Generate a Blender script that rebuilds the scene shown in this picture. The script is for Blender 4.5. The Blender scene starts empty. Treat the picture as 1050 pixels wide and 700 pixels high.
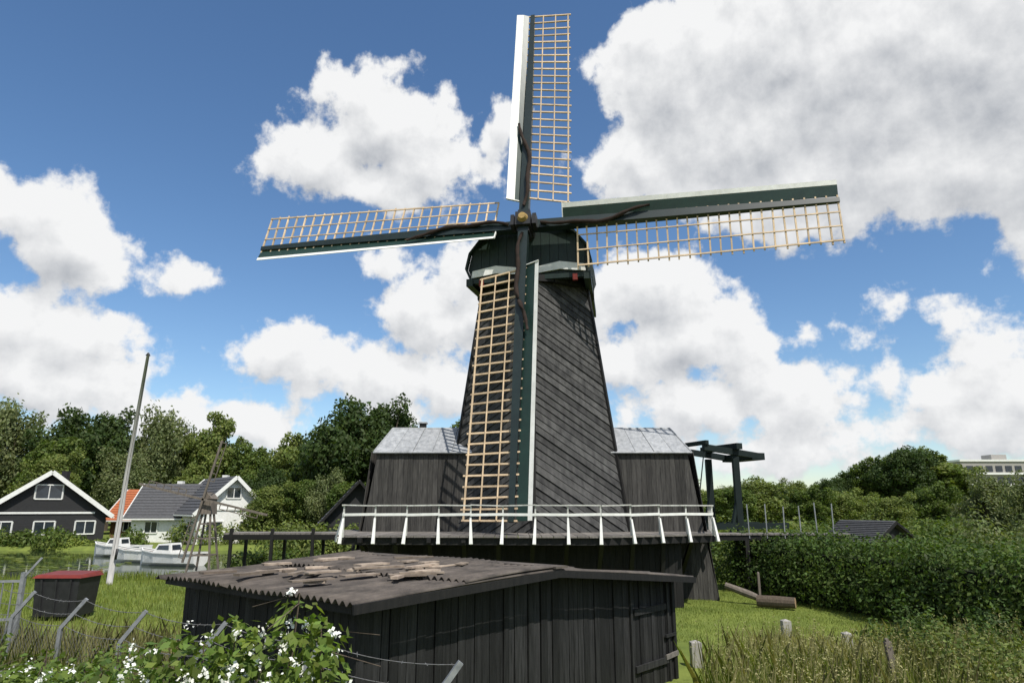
import bpy, math, random
import numpy as np
from mathutils import Vector, Matrix
random.seed(7); rng=np.random.default_rng(11)
V=Vector
E=3.2   # eye height above water datum
sc=bpy.context.scene
rad=math.radians

# ------------------------------------------------------------------ materials
def lk(nt,a,b): nt.links.new(a,b)
def mat(name,c1,c2=None,rough=0.8,scale=6,stretch=(1,1,1),bump=0.0,island=0.0,spec=0.3,trans=0.0,detail=6,bscale=None,metal=0.0,rot=(0,0,0),hue=0.0):
    m=bpy.data.materials.new(name); m.use_nodes=True
    nt=m.node_tree; nt.nodes.clear()
    out=nt.nodes.new('ShaderNodeOutputMaterial'); b=nt.nodes.new('ShaderNodeBsdfPrincipled')
    b.inputs['Roughness'].default_value=rough; b.inputs['Metallic'].default_value=metal
    b.inputs['Specular IOR Level'].default_value=spec
    if c2 is None: c2=tuple(x*0.75 for x in c1)
    tc=nt.nodes.new('ShaderNodeTexCoord'); mp=nt.nodes.new('ShaderNodeMapping')
    mp.inputs['Scale'].default_value=stretch; mp.inputs['Rotation'].default_value=rot
    lk(nt,tc.outputs['Object'],mp.inputs['Vector'])
    nz=nt.nodes.new('ShaderNodeTexNoise'); nz.inputs['Scale'].default_value=scale; nz.inputs['Detail'].default_value=detail; nz.inputs['Roughness'].default_value=0.6
    lk(nt,mp.outputs['Vector'],nz.inputs['Vector'])
    cr=nt.nodes.new('ShaderNodeValToRGB'); cr.color_ramp.elements[0].position=0.3; cr.color_ramp.elements[1].position=0.7
    cr.color_ramp.elements[0].color=(*c2,1); cr.color_ramp.elements[1].color=(*c1,1)
    lk(nt,nz.outputs['Fac'],cr.inputs['Fac'])
    col=cr.outputs['Color']
    if island>0:
        g=nt.nodes.new('ShaderNodeNewGeometry'); hs=nt.nodes.new('ShaderNodeHueSaturation')
        mr=nt.nodes.new('ShaderNodeMapRange'); mr.inputs['To Min'].default_value=1-island; mr.inputs['To Max'].default_value=1+island
        lk(nt,g.outputs['Random Per Island'],mr.inputs['Value']); lk(nt,mr.outputs['Result'],hs.inputs['Value'])
        if hue>0:
            mu=nt.nodes.new('ShaderNodeMath'); mu.operation='MULTIPLY'; mu.inputs[1].default_value=17.31
            fr=nt.nodes.new('ShaderNodeMath'); fr.operation='FRACT'
            m2=nt.nodes.new('ShaderNodeMapRange'); m2.inputs['To Min'].default_value=0.5-hue; m2.inputs['To Max'].default_value=0.5+hue
            lk(nt,g.outputs['Random Per Island'],mu.inputs[0]); lk(nt,mu.outputs[0],fr.inputs[0]); lk(nt,fr.outputs[0],m2.inputs['Value']); lk(nt,m2.outputs['Result'],hs.inputs['Hue'])
        lk(nt,col,hs.inputs['Color']); col=hs.outputs['Color']
    lk(nt,col,b.inputs['Base Color'])
    if bump>0:
        bp=nt.nodes.new('ShaderNodeBump'); bp.inputs['Strength'].default_value=bump; bp.inputs['Distance'].default_value=0.02
        src=nz.outputs['Fac']
        if bscale:
            n2=nt.nodes.new('ShaderNodeTexNoise'); n2.inputs['Scale'].default_value=bscale; n2.inputs['Detail'].default_value=5
            lk(nt,mp.outputs['Vector'],n2.inputs['Vector']); src=n2.outputs['Fac']
        lk(nt,src,bp.inputs['Height']); lk(nt,bp.outputs['Normal'],b.inputs['Normal'])
    sh=b.outputs['BSDF']
    if trans>0:
        t=nt.nodes.new('ShaderNodeBsdfTranslucent'); mx=nt.nodes.new('ShaderNodeMixShader'); mx.inputs[0].default_value=trans
        gm=nt.nodes.new('ShaderNodeMix'); gm.data_type='RGBA'; gm.blend_type='MULTIPLY'; gm.inputs[0].default_value=1; gm.inputs[7].default_value=(1.5,1.6,0.6,1)
        lk(nt,col,gm.inputs[6]); lk(nt,gm.outputs[2],t.inputs['Color'])
        lk(nt,b.outputs['BSDF'],mx.inputs[1]); lk(nt,t.outputs[0],mx.inputs[2]); sh=mx.outputs[0]
    lk(nt,sh,out.inputs['Surface'])
    return m

M_board=mat('weathered_boards',(0.078,0.077,0.074),(0.020,0.020,0.020),0.72,2.0,(3,3,1.0),0.35,0.40,bscale=14)
M_vboard=mat('vertical_boards',(0.062,0.059,0.053),(0.021,0.020,0.019),0.8,3.0,(6,6,0.5),0.4,0.34,bscale=12)
M_tar=mat('tarred_wood',(0.016,0.015,0.014),(0.007,0.007,0.007),0.7,4,(5,5,0.6),0.3,0.35,bscale=10)
M_shed=mat('black_shed_planks',(0.029,0.029,0.029),(0.006,0.006,0.006),0.72,3.0,(9,9,0.7),0.5,0.5,bscale=14)
M_green=mat('dark_green_paint',(0.010,0.036,0.026),(0.006,0.024,0.018),0.45,3,(1,1,1),0.08,0.0,spec=0.5)
M_capg=mat('cap_green_paint',(0.012,0.028,0.021),(0.006,0.015,0.012),0.55,2.5,(2,2,1),0.15,0.12,spec=0.4)
M_stock=mat('stock_paint',(0.010,0.022,0.020),(0.006,0.014,0.013),0.4,3,spec=0.5)
M_white=mat('white_paint',(0.80,0.80,0.77),(0.66,0.66,0.62),0.55,5,(1,1,1),0.05,0.04)
M_whiteold=mat('old_white_paint',(0.62,0.62,0.58),(0.34,0.34,0.31),0.7,9,(1,1,1),0.1,0.1)
M_lath=mat('lattice_wood',(0.64,0.49,0.33),(0.44,0.33,0.21),0.7,5,(1,1,1),0.1,0.22)
M_zinc=mat('lead_roof',(0.40,0.41,0.42),(0.22,0.23,0.24),0.55,2.5,(3,3,0.5),0.1,0.08)
M_cloth=mat('sail_cloth_rolled',(0.035,0.022,0.017),(0.02,0.013,0.01),0.9,8)
M_gold=mat('gilded_iron',(0.45,0.30,0.10),(0.25,0.17,0.07),0.5,6,metal=0.3)
M_iron=mat('dark_iron',(0.03,0.03,0.032),(0.018,0.018,0.02),0.5,6)
M_red=mat('red_paint',(0.20,0.03,0.02),(0.13,0.02,0.016),0.5,5)
M_galv=mat('galvanised_steel',(0.34,0.35,0.36),(0.2,0.21,0.22),0.5,12,metal=0.35)
M_wire=mat('fence_wire',(0.22,0.22,0.22),(0.13,0.12,0.11),0.6,12,metal=0.3)
M_corr=mat('corrugated_sheet',(0.140,0.118,0.100),(0.034,0.030,0.027),0.85,2.2,(1,1,1),0.3,0,bscale=30,detail=9)
M_debris=mat('loose_tiles',(0.38,0.31,0.24),(0.17,0.13,0.10),0.85,7,island=0.5,bump=0.2)
M_pole=mat('pole_wood',(0.46,0.45,0.43),(0.30,0.29,0.28),0.7,4,(4,4,0.5))
M_post=mat('old_post_wood',(0.20,0.17,0.14),(0.10,0.085,0.07),0.8,4,(4,4,0.5))
M_plank=mat('grey_plank',(0.22,0.20,0.18),(0.12,0.11,0.10),0.85,4,(4,4,4),0.2,0.2)
M_glass=mat('window_glass',(0.03,0.04,0.05),(0.02,0.025,0.03),0.08,2,spec=0.8)
M_blackwall=mat('black_timber',(0.03,0.03,0.032),(0.018,0.018,0.018),0.7,4,(1,1,8),0.2)
M_tile=mat('grey_roof_tiles',(0.10,0.10,0.105),(0.06,0.06,0.062),0.7,5,(1,1,3),0.3,0.1)
M_rtile=mat('red_roof_tiles',(0.46,0.15,0.06),(0.30,0.09,0.04),0.75,6,(1,1,3),0.3,0.1)
M_brick=mat('brick_wall',(0.30,0.17,0.11),(0.2,0.1,0.07),0.85,12)
M_conc=mat('concrete',(0.38,0.36,0.33),(0.25,0.24,0.22),0.85,7,bump=0.2)
M_bark=mat('bark',(0.12,0.095,0.07),(0.06,0.045,0.035),0.9,9,(3,3,1),0.4)
M_logend=mat('cut_wood',(0.40,0.28,0.17),(0.28,0.19,0.11),0.85,12)
def leafm(n,c,c2,isl=0.35,tr=0.3,hue=0.02): return mat(n,c,c2,0.6,0.35,(1,1,1),0,isl,0.25,tr,2,hue=hue)
L_mid=leafm('leaf_mid',(0.110,0.150,0.030),(0.058,0.092,0.019))
L_dark=leafm('leaf_dark',(0.058,0.090,0.023),(0.030,0.053,0.014))
L_lite=leafm('leaf_light',(0.170,0.205,0.052),(0.105,0.140,0.034))
L_will=leafm('leaf_willow',(0.170,0.195,0.082),(0.105,0.132,0.052))
L_hedge=leafm('leaf_hedge',(0.090,0.138,0.028),(0.034,0.062,0.013),0.45)
L_bram=leafm('leaf_bramble',(0.150,0.205,0.042),(0.080,0.130,0.028),0.4,0.35)
L_yel=leafm('leaf_yellowgreen',(0.30,0.31,0.05),(0.18,0.22,0.04))
L_grass=leafm('grass_blades',(0.210,0.250,0.050),(0.130,0.172,0.034),0.3,0.3)
L_dry=leafm('dry_grass',(0.36,0.33,0.16),(0.22,0.22,0.085),0.35,0.3,0.01)
L_flow=mat('white_blossom',(0.80,0.80,0.74),(0.65,0.66,0.6),0.7,9,island=0.1)

# ------------------------------------------------------------------ mesh builder
class MB:
    def __init__(s): s.v=[];s.f=[];s.m=[]
    def add(s,vs,fs,mi=0):
        o=len(s.v); s.v+= [tuple(v) for v in vs]; s.f+=[tuple(i+o for i in f) for f in fs]; s.m+=[mi]*len(fs)
    def hexa(s,p,mi=0):
        s.add(p,[(3,2,1,0),(4,5,6,7),(0,1,5,4),(1,2,6,5),(2,3,7,6),(3,0,4,7)],mi)
    def box(s,c,sz,mi=0,ax=None):
        c=V(c); X,Y,Z=ax if ax else (V((1,0,0)),V((0,1,0)),V((0,0,1)))
        a,b,d=sz[0]/2,sz[1]/2,sz[2]/2
        s.hexa([c+X*i*a+Y*j*b+Z*k*d for k in(-1,1) for i,j in((-1,-1),(1,-1),(1,1),(-1,1))],mi)
    def beam(s,p0,p1,w,h,mi=0,up=(0,0,1),w1=None,h1=None):
        p0=V(p0);p1=V(p1);d=(p1-p0).normalized();up=V(up)
        if abs(d.dot(up.normalized()))>0.98: up=V((0,1,0))
        x=d.cross(up).normalized();y=x.cross(d).normalized()
        w1=w if w1 is None else w1;h1=h if h1 is None else h1
        P=[p0+x*i*w/2+y*j*h/2 for i,j in((-1,-1),(1,-1),(1,1),(-1,1))]+[p1+x*i*w1/2+y*j*h1/2 for i,j in((-1,-1),(1,-1),(1,1),(-1,1))]
        s.hexa(P,mi)
    def tube(s,pts,r,mi=0,n=8,cap=True):
        pts=[V(p) for p in pts]; rs=r if isinstance(r,(list,tuple)) else [r]*len(pts)
        vs=[];N=len(pts)
        for i,p in enumerate(pts):
            d=(pts[min(i+1,N-1)]-pts[max(i-1,0)]).normalized()
            up=V((0,0,1)) if abs(d.z)<0.9 else V((0,1,0))
            x=d.cross(up).normalized();y=x.cross(d)
            for k in range(n):
                a=2*math.pi*k/n; vs.append(p+x*math.cos(a)*rs[i]+y*math.sin(a)*rs[i])
        fs=[(i*n+k,i*n+(k+1)%n,(i+1)*n+(k+1)%n,(i+1)*n+k) for i in range(N-1) for k in range(n)]
        if cap: fs+=[tuple(range(n)),tuple((N-1)*n+k for k in reversed(range(n)))]
        s.add(vs,fs,mi)
    def poly(s,pts,mi=0): s.add(pts,[tuple(range(len(pts)))],mi)
    def prism(s,pts,d,mi=0):
        d=V(d);n=len(pts);p=[V(q) for q in pts]
        s.add(p+[q+d for q in p],[tuple(reversed(range(n))),tuple(range(n,2*n))]+[(i,(i+1)%n,(i+1)%n+n,i+n) for i in range(n)],mi)
    def done(s,name,mats,parent=None,smooth=False):
        me=bpy.data.meshes.new(name); me.from_pydata(s.v,[],s.f)
        for m in mats: me.materials.append(m)
        me.polygons.foreach_set('material_index',s.m)
        if smooth: me.polygons.foreach_set('use_smooth',[True]*len(s.f))
        me.update(); ob=bpy.data.objects.new(name,me); sc.collection.objects.link(ob)
        if parent: ob.parent=parent; ob.matrix_parent_inverse=Matrix.Translation(-parent.location)
        return ob
def empty(name,loc):
    e=bpy.data.objects.new(name,None); e.location=loc; e.empty_display_size=0.5; sc.collection.objects.link(e); return e
def clip(poly,a,b,c):
    out=[];n=len(poly)
    for i in range(n):
        p=poly[i];q=poly[(i+1)%n];dp=a*p[0]+b*p[1]-c;dq=a*q[0]+b*q[1]-c
        if dp>=0: out.append(p)
        if (dp>=0)!=(dq>=0):
            t=dp/(dp-dq); out.append((p[0]+(q[0]-p[0])*t,p[1]+(q[1]-p[1])*t))
    return out
def clad(mb,pts,n,ang,bw,th=0.02,lap=0.015,gap=0.008,mi=0,jit=0.004,back=None):
    pts=[V(p) for p in pts]; n=V(n).normalized(); o=pts[0]; ux=(pts[1]-pts[0]).normalized(); uy=n.cross(ux).normalized()
    P=[((p-o).dot(ux),(p-o).dot(uy)) for p in pts]
    ca,sa=math.cos(ang),math.sin(ang); sv=[-sa*x+ca*y for x,y in P]; s=min(sv); e=max(sv)
    while s<e:
        w=bw*random.uniform(0.93,1.07)
        q=clip(P,-sa,ca,s); q=clip(q,sa,-ca,-(s+w-gap)) if len(q)>2 else q
        if len(q)>2:
            j=random.uniform(-jit,jit); vs=[];k=len(q)
            for x,y in q: vs.append(o+ux*x+uy*y)
            for x,y in q:
                t=((-sa*x+ca*y)-s)/w; vs.append(o+ux*x+uy*y+n*(th+j+lap*(1-t)))
            mb.add(vs,[tuple(range(k,2*k))]+[(i,(i+1)%k,(i+1)%k+k,i+k) for i in range(k)],mi)
        s+=w
    if back is not None: mb.poly([p-n*0.004 for p in pts],back)

def facemesh(name,A,mats,midx=None,parent=None,smooth=False):
    N,k,_=A.shape; me=bpy.data.meshes.new(name)
    me.vertices.add(N*k); me.vertices.foreach_set('co',A.reshape(-1).astype(np.float32))
    me.loops.add(N*k); me.loops.foreach_set('vertex_index',np.arange(N*k,dtype=np.int32))
    me.polygons.add(N); me.polygons.foreach_set('loop_start',np.arange(0,N*k,k,dtype=np.int32))
    try: me.polygons.foreach_set('loop_total',np.full(N,k,dtype=np.int32))
    except Exception: pass
    for m in mats: me.materials.append(m)
    if midx is not None: me.polygons.foreach_set('material_index',midx.astype(np.int32))
    me.update(calc_edges=True); me.validate()
    if parent=='mesh': return me
    ob=bpy.data.objects.new(name,me); sc.collection.objects.link(ob)
    if parent: ob.parent=parent; ob.matrix_parent_inverse=Matrix.Translation(-parent.location)
    return ob
def nrm(a): return a/np.maximum(np.linalg.norm(a,axis=1,keepdims=True),1e-6)
def leaves(C,size,out,bias=0.8,asp=0.55):
    N=len(C); n=nrm(out*bias+rng.normal(size=(N,3))*0.6); r=nrm(rng.normal(size=(N,3)))
    u=nrm(np.cross(n,r)); v=np.cross(n,u); s=(size*rng.uniform(0.6,1.35,(N,1)))
    u=u*s; v=v*s*asp
    return np.stack([C-u,C+v-u*0.1,C+u,C-v-u*0.1],axis=1)

# ------------------------------------------------------------------ world: sky with clouds
TH=rad(13.65)
w=bpy.data.worlds.new('World'); sc.world=w; w.use_nodes=True; nt=w.node_tree; nt.nodes.clear()
SUN=V((0.40,-0.62,1.08)).normalized()
sky=nt.nodes.new('ShaderNodeTexSky'); sky.sky_type='NISHITA'; sky.sun_disc=False
sky.sun_elevation=math.asin(SUN.z); sky.sun_rotation=math.atan2(SUN.x,SUN.y); sky.air_density=1.0; sky.dust_density=0.3; sky.ozone_density=3.0
# cumulus lobes: bearing / elevation read off as view angles, with their widths and heights
lobes=[(700,70,85,75),(790,50,130,80),(900,70,170,110),(1010,60,150,120),(860,185,130,62),(760,140,120,65),(670,165,85,38),(960,170,110,62),(1110,120,120,120),
(330,160,60,42),(395,125,66,54),(440,155,50,46),(395,188,88,26),(512,125,20,40),
(20,215,70,44),(75,245,68,44),(110,270,48,30),(178,282,28,14),
(20,330,64,42),(80,345,68,42),(40,388,104,40),(110,388,52,34),
(282,362,52,34),(340,375,60,34),(400,388,68,38),(450,405,50,30),(250,435,84,26),(180,420,54,20),
(430,318,48,40),(480,285,50,40),(500,330,50,42),(400,268,28,22),
(665,300,78,44),(700,345,94,44),(760,355,64,32),(640,370,64,38),
(770,395,80,32),(720,415,84,34),(820,418,62,32),(800,455,95,26),
(905,317,42,19),(1000,362,58,28),(1040,390,54,42),(955,402,52,30),(950,435,84,30),(1030,440,80,32),(1050,232,36,34),(1120,360,80,70),(-60,230,60,60),(-60,370,70,60)]
def azel(px,py):
    cx=(px-525)/700; cy=(350-py)/700
    x=cx; y=math.cos(TH)-cy*math.sin(TH); z=math.sin(TH)+cy*math.cos(TH); L=math.sqrt(x*x+y*y+z*z)
    return math.atan2(x,y),math.asin(z/L)
g=bpy.data.node_groups.new('cloud_field','ShaderNodeTree')
g.interface.new_socket('P',in_out='INPUT',socket_type='NodeSocketVector'); g.interface.new_socket('F',in_out='OUTPUT',socket_type='NodeSocketFloat')
gi=g.nodes.new('NodeGroupInput'); go=g.nodes.new('NodeGroupOutput')
def gn(t,op=None,**k):
    n=g.nodes.new(t)
    if op: n.operation=op
    return n
wn=gn('ShaderNodeTexNoise'); wn.inputs['Scale'].default_value=9; wn.inputs['Detail'].default_value=2; g.links.new(gi.outputs[0],wn.inputs['Vector'])
wm=gn('ShaderNodeVectorMath','MULTIPLY_ADD'); wm.inputs[1].default_value=(0.06,0.045,0); g.links.new(wn.outputs['Color'],wm.inputs[0]); g.links.new(gi.outputs[0],wm.inputs[2])
cur=None
for (px,py,rx,ry) in lobes:
    a,e=azel(px,py); dd=math.cos(math.atan(math.hypot((px-525)/700,(350-py)/700)))
    sx=rx/700*dd/math.cos(e)*1.05; sy=ry/700*dd*1.05; sm=min(sx,sy)
    s1=gn('ShaderNodeVectorMath','SUBTRACT'); s1.inputs[1].default_value=(a+0.030,e+0.0225,0); g.links.new(wm.outputs[0],s1.inputs[0])
    s2=gn('ShaderNodeVectorMath','MULTIPLY'); s2.inputs[1].default_value=(sm/sx,sm/sy,0); g.links.new(s1.outputs[0],s2.inputs[0])
    s3=gn('ShaderNodeVectorMath','LENGTH'); g.links.new(s2.outputs[0],s3.inputs[0]); 
    s4=gn('ShaderNodeMath','SUBTRACT'); s4.inputs[1].default_value=sm; g.links.new(s3.outputs['Value'],s4.inputs[0]); o=s4.outputs[0]
    if cur is None: cur=o
    else:
        mn=gn('ShaderNodeMath','SMOOTH_MIN'); mn.inputs[2].default_value=0.02; g.links.new(cur,mn.inputs[0]); g.links.new(o,mn.inputs[1]); cur=mn.outputs[0]
inv=gn('ShaderNodeMath','MULTIPLY'); inv.inputs[0].default_value=-1.0; g.links.new(cur,inv.inputs[1])
sp=gn('ShaderNodeSeparateXYZ'); g.links.new(gi.outputs[0],sp.inputs[0])
ab=gn('ShaderNodeMath','ABSOLUTE'); g.links.new(sp.outputs[0],ab.inputs[0])
mr=gn('ShaderNodeMapRange'); mr.inputs['From Min'].default_value=0.85; mr.inputs['From Max'].default_value=1.1; mr.inputs['To Min'].default_value=-0.5; mr.inputs['To Max'].default_value=0.0; g.links.new(ab.outputs[0],mr.inputs['Value'])
ln=gn('ShaderNodeTexNoise'); ln.inputs['Scale'].default_value=2.2; ln.inputs['Detail'].default_value=1; g.links.new(gi.outputs[0],ln.inputs['Vector'])
l2=gn('ShaderNodeMath','MULTIPLY_ADD'); l2.inputs[1].default_value=0.9; l2.inputs[2].default_value=-0.46; g.links.new(ln.outputs['Fac'],l2.inputs[0])
l3=gn('ShaderNodeMath','ADD'); g.links.new(l2.outputs[0],l3.inputs[0]); g.links.new(mr.outputs[0],l3.inputs[1])
mxx=gn('ShaderNodeMath','MAXIMUM'); g.links.new(inv.outputs[0],mxx.inputs[0]); g.links.new(l3.outputs[0],mxx.inputs[1])
f1=gn('ShaderNodeTexNoise'); f1.inputs['Scale'].default_value=14; f1.inputs['Detail'].default_value=8; f1.inputs['Roughness'].default_value=0.58; g.links.new(gi.outputs[0],f1.inputs['Vector'])
f2=gn('ShaderNodeMath','MULTIPLY_ADD'); f2.inputs[1].default_value=0.145; f2.inputs[2].default_value=-0.070; g.links.new(f1.outputs['Fac'],f2.inputs[0])
cl=gn('ShaderNodeMath','SMOOTH_MIN'); cl.inputs[1].default_value=0.085; cl.inputs[2].default_value=0.04; g.links.new(mxx.outputs[0],cl.inputs[0])
ad=gn('ShaderNodeMath','ADD'); g.links.new(cl.outputs[0],ad.inputs[0]); g.links.new(f2.outputs[0],ad.inputs[1]); g.links.new(ad.outputs[0],go.inputs[0])

def N(t,op=None):
    n=nt.nodes.new(t)
    if op: n.operation=op
    return n
tc=N('ShaderNodeTexCoord'); sx=N('ShaderNodeSeparateXYZ'); lk(nt,tc.outputs['Generated'],sx.inputs[0])
at=N('ShaderNodeMath','ARCTAN2'); lk(nt,sx.outputs[0],at.inputs[0]); lk(nt,sx.outputs[1],at.inputs[1])
el=N('ShaderNodeMath','ARCSINE'); lk(nt,sx.outputs[2],el.inputs[0])
cb=N('ShaderNodeCombineXYZ'); lk(nt,at.outputs[0],cb.inputs[0]); lk(nt,el.outputs[0],cb.inputs[1])
G1=N('ShaderNodeGroup'); G1.node_tree=g; lk(nt,cb.outputs[0],G1.inputs[0])
of=N('ShaderNodeVectorMath','ADD'); of.inputs[1].default_value=(0.010,0.034,0); lk(nt,cb.outputs[0],of.inputs[0])
G2=N('ShaderNodeGroup'); G2.node_tree=g; lk(nt,of.outputs[0],G2.inputs[0])
al=N('ShaderNodeMapRange'); al.interpolation_type='SMOOTHSTEP'; al.inputs['From Min'].default_value=-0.004; al.inputs['From Max'].default_value=0.017; lk(nt,G1.outputs[0],al.inputs['Value'])
df=N('ShaderNodeMath','SUBTRACT'); lk(nt,G1.outputs[0],df.inputs[0]); lk(nt,G2.outputs[0],df.inputs[1])
tk=N('ShaderNodeMapRange'); tk.inputs['From Min'].default_value=0.02; tk.inputs['From Max'].default_value=0.11; tk.inputs['To Min'].default_value=0.90; tk.inputs['To Max'].default_value=0.44; lk(nt,G1.outputs[0],tk.inputs['Value'])
li=N('ShaderNodeMath','MULTIPLY_ADD'); li.inputs[1].default_value=10.0; li.use_clamp=True; lk(nt,df.outputs[0],li.inputs[0]); lk(nt,tk.outputs[0],li.inputs[2])
cc=N('ShaderNodeMix'); cc.data_type='RGBA'; cc.inputs[6].default_value=(3.2,3.5,4.0,1); cc.inputs[7].default_value=(9.1,9.15,9.2,1); lk(nt,li.outputs[0],cc.inputs[0])
hs=N('ShaderNodeHueSaturation'); hs.inputs['Saturation'].default_value=1.12; hs.inputs['Value'].default_value=1.38; lk(nt,sky.outputs[0],hs.inputs['Color'])
cm=N('ShaderNodeMix'); cm.data_type='RGBA'; lk(nt,al.outputs[0],cm.inputs[0]); lk(nt,hs.outputs[0],cm.inputs[6]); lk(nt,cc.outputs[2],cm.inputs[7])
bg=N('ShaderNodeBackground'); bg.inputs['Strength'].default_value=0.1; lk(nt,cm.outputs[2],bg.inputs['Color'])
wo=N('ShaderNodeOutputWorld'); lk(nt,bg.outputs[0],wo.inputs['Surface'])

sl=bpy.data.lights.new('sun','SUN'); sl.energy=5.0; sl.angle=rad(0.5); sl.color=(1,0.955,0.88)
so=bpy.data.objects.new('sun',sl); so.rotation_euler=SUN.to_track_quat('Z','Y').to_euler(); so.location=(10,-10,30); sc.collection.objects.link(so)
cam=bpy.data.cameras.new('camera'); cam.lens=24; cam.sensor_width=36; cam.clip_end=3000
co=bpy.data.objects.new('camera',cam); co.location=(0,0,E); co.rotation_euler=(rad(90)+TH,0,0); sc.collection.objects.link(co); sc.camera=co
sc.view_settings.view_transform='Standard'; sc.view_settings.look='None'; sc.view_settings.exposure=0

# ------------------------------------------------------------------ ground + canal
def sstep(a,b,x): t=np.clip((x-a)/(b-a),0,1); return t*t*(3-2*t)
def gh(x,y):
    x=np.asarray(x,float);y=np.asarray(y,float)
    z=0.2+0.05*np.sin(x*0.7+1.3)*np.sin(y*0.5)+0.03*np.sin(x*1.9)*np.cos(y*1.7+x)
    z=z+1.35*(1-sstep(1.0,7.5,y+0.25*np.abs(x+2)))*1.0
    z=z+0.35*sstep(6,14,x)*(1-sstep(6,16,y))
    inw=sstep(-70,-66,x)*(1-sstep(-11.5,-9.5,x+0.05*(y-40)))*sstep(31,33,y)*(1-sstep(55,57,y))
    z=z-1.1*inw
    z=z+1.2*sstep(80,105,x*0.6+y*0.6)*sstep(30,60,x)
    return z
xs=np.unique(np.concatenate([[-600,-400,-250,-160,-120,-95],np.arange(-80,80.1,1.0),np.arange(-14,14,0.5),[95,120,160,250,400,600]]))
ys=np.unique(np.concatenate([[-60,-30,-15,-8],np.arange(-4,70.1,0.75),np.arange(72,130,4),[150,200,300,500,900]]))
X,Y=np.meshgrid(xs,ys); Z=gh(X,Y); nx,ny=len(xs),len(ys)
mb=MB(); mb.v=list(map(tuple,np.stack([X,Y,Z],-1).reshape(-1,3)))
mb.f=[(j*nx+i,j*nx+i+1,(j+1)*nx+i+1,(j+1)*nx+i) for j in range(ny-1) for i in range(nx-1)]; mb.m=[0]*len(mb.f)
M_ground=mat('grass_ground',(0.185,0.222,0.050),(0.100,0.135,0.031),0.95,0.9,(1,1,1),0.6,0,0.1,detail=10,bscale=18)
mb.done('ground',[M_ground],smooth=True)
M_water=mat('canal_water_surface',(0.030,0.045,0.022),(0.018,0.028,0.015),0.06,1.5,bump=0.05,spec=0.6,bscale=3)
mb=MB(); mb.poly([(-72,30,-0.12),(-8,30,-0.12),(-8,58,-0.12),(-72,58,-0.12)]); mb.done('canal_water',[M_water])
Np=2600; c=np.stack([rng.uniform(-40,-10.5,Np),rng.uniform(32.5,55,Np),np.full(Np,-0.10)],1)
keep=(np.sin(c[:,0]*0.45+1)*np.sin(c[:,1]*0.5)+rng.normal(size=Np)*0.25)>0.1; c=c[keep]; Np=len(c)
r=rng.uniform(0.10,0.24,(Np,1)); c[:,2]+=rng.uniform(0,0.03,Np); ang=np.linspace(0,2*np.pi,8)[:7]
A=np.stack([c+np.concatenate([np.cos(a)*r,np.sin(a)*r,np.zeros_like(r)],1) for a in ang],1)
facemesh('water_lilies',A,[L_grass])

# ------------------------------------------------------------------ WINDMILL
CX,CY=0.95,26.0
mill=empty('windmill',(CX,CY,0.2))
TM=[M_board,M_tar,M_white,M_green,M_zinc,M_vboard,M_red]
def hexpt(k,r,z,off=rad(-94)): a=off+rad(60)*k; return V((CX+r*math.cos(a),CY+r*math.sin(a),z))
mb=MB()
z0,z1=E-0.85,E+8.35
def rr(z): return 3.62+(2.22-3.62)*(z-z0)/(z1-z0)
for k in range(6):
    a=hexpt(k,rr(z0),z0);b=hexpt(k+1,rr(z0),z0);c=hexpt(k+1,rr(z1),z1);d=hexpt(k,rr(z1),z1)
    n=(b-a).cross(d-a).normalized()
    if n.dot((a+b)/2-V((CX,CY,z0)))<0: n=-n
    ang={0:rad(-31),5:rad(31),1:rad(31)}.get(k,rad(-31))
    clad(mb,[a,b,c,d],n,ang,0.235,0.02,0.030,0.008,0,0.012,1)
for k in range(6):
    a=hexpt(k,rr(z0)+0.035,z0);b=hexpt(k,rr(z1)+0.035,z1)
    mb.beam(a,b,0.12,0.12,1,up=(a-V((CX,CY,z0))))
mb.done('tower',TM,mill)
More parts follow.
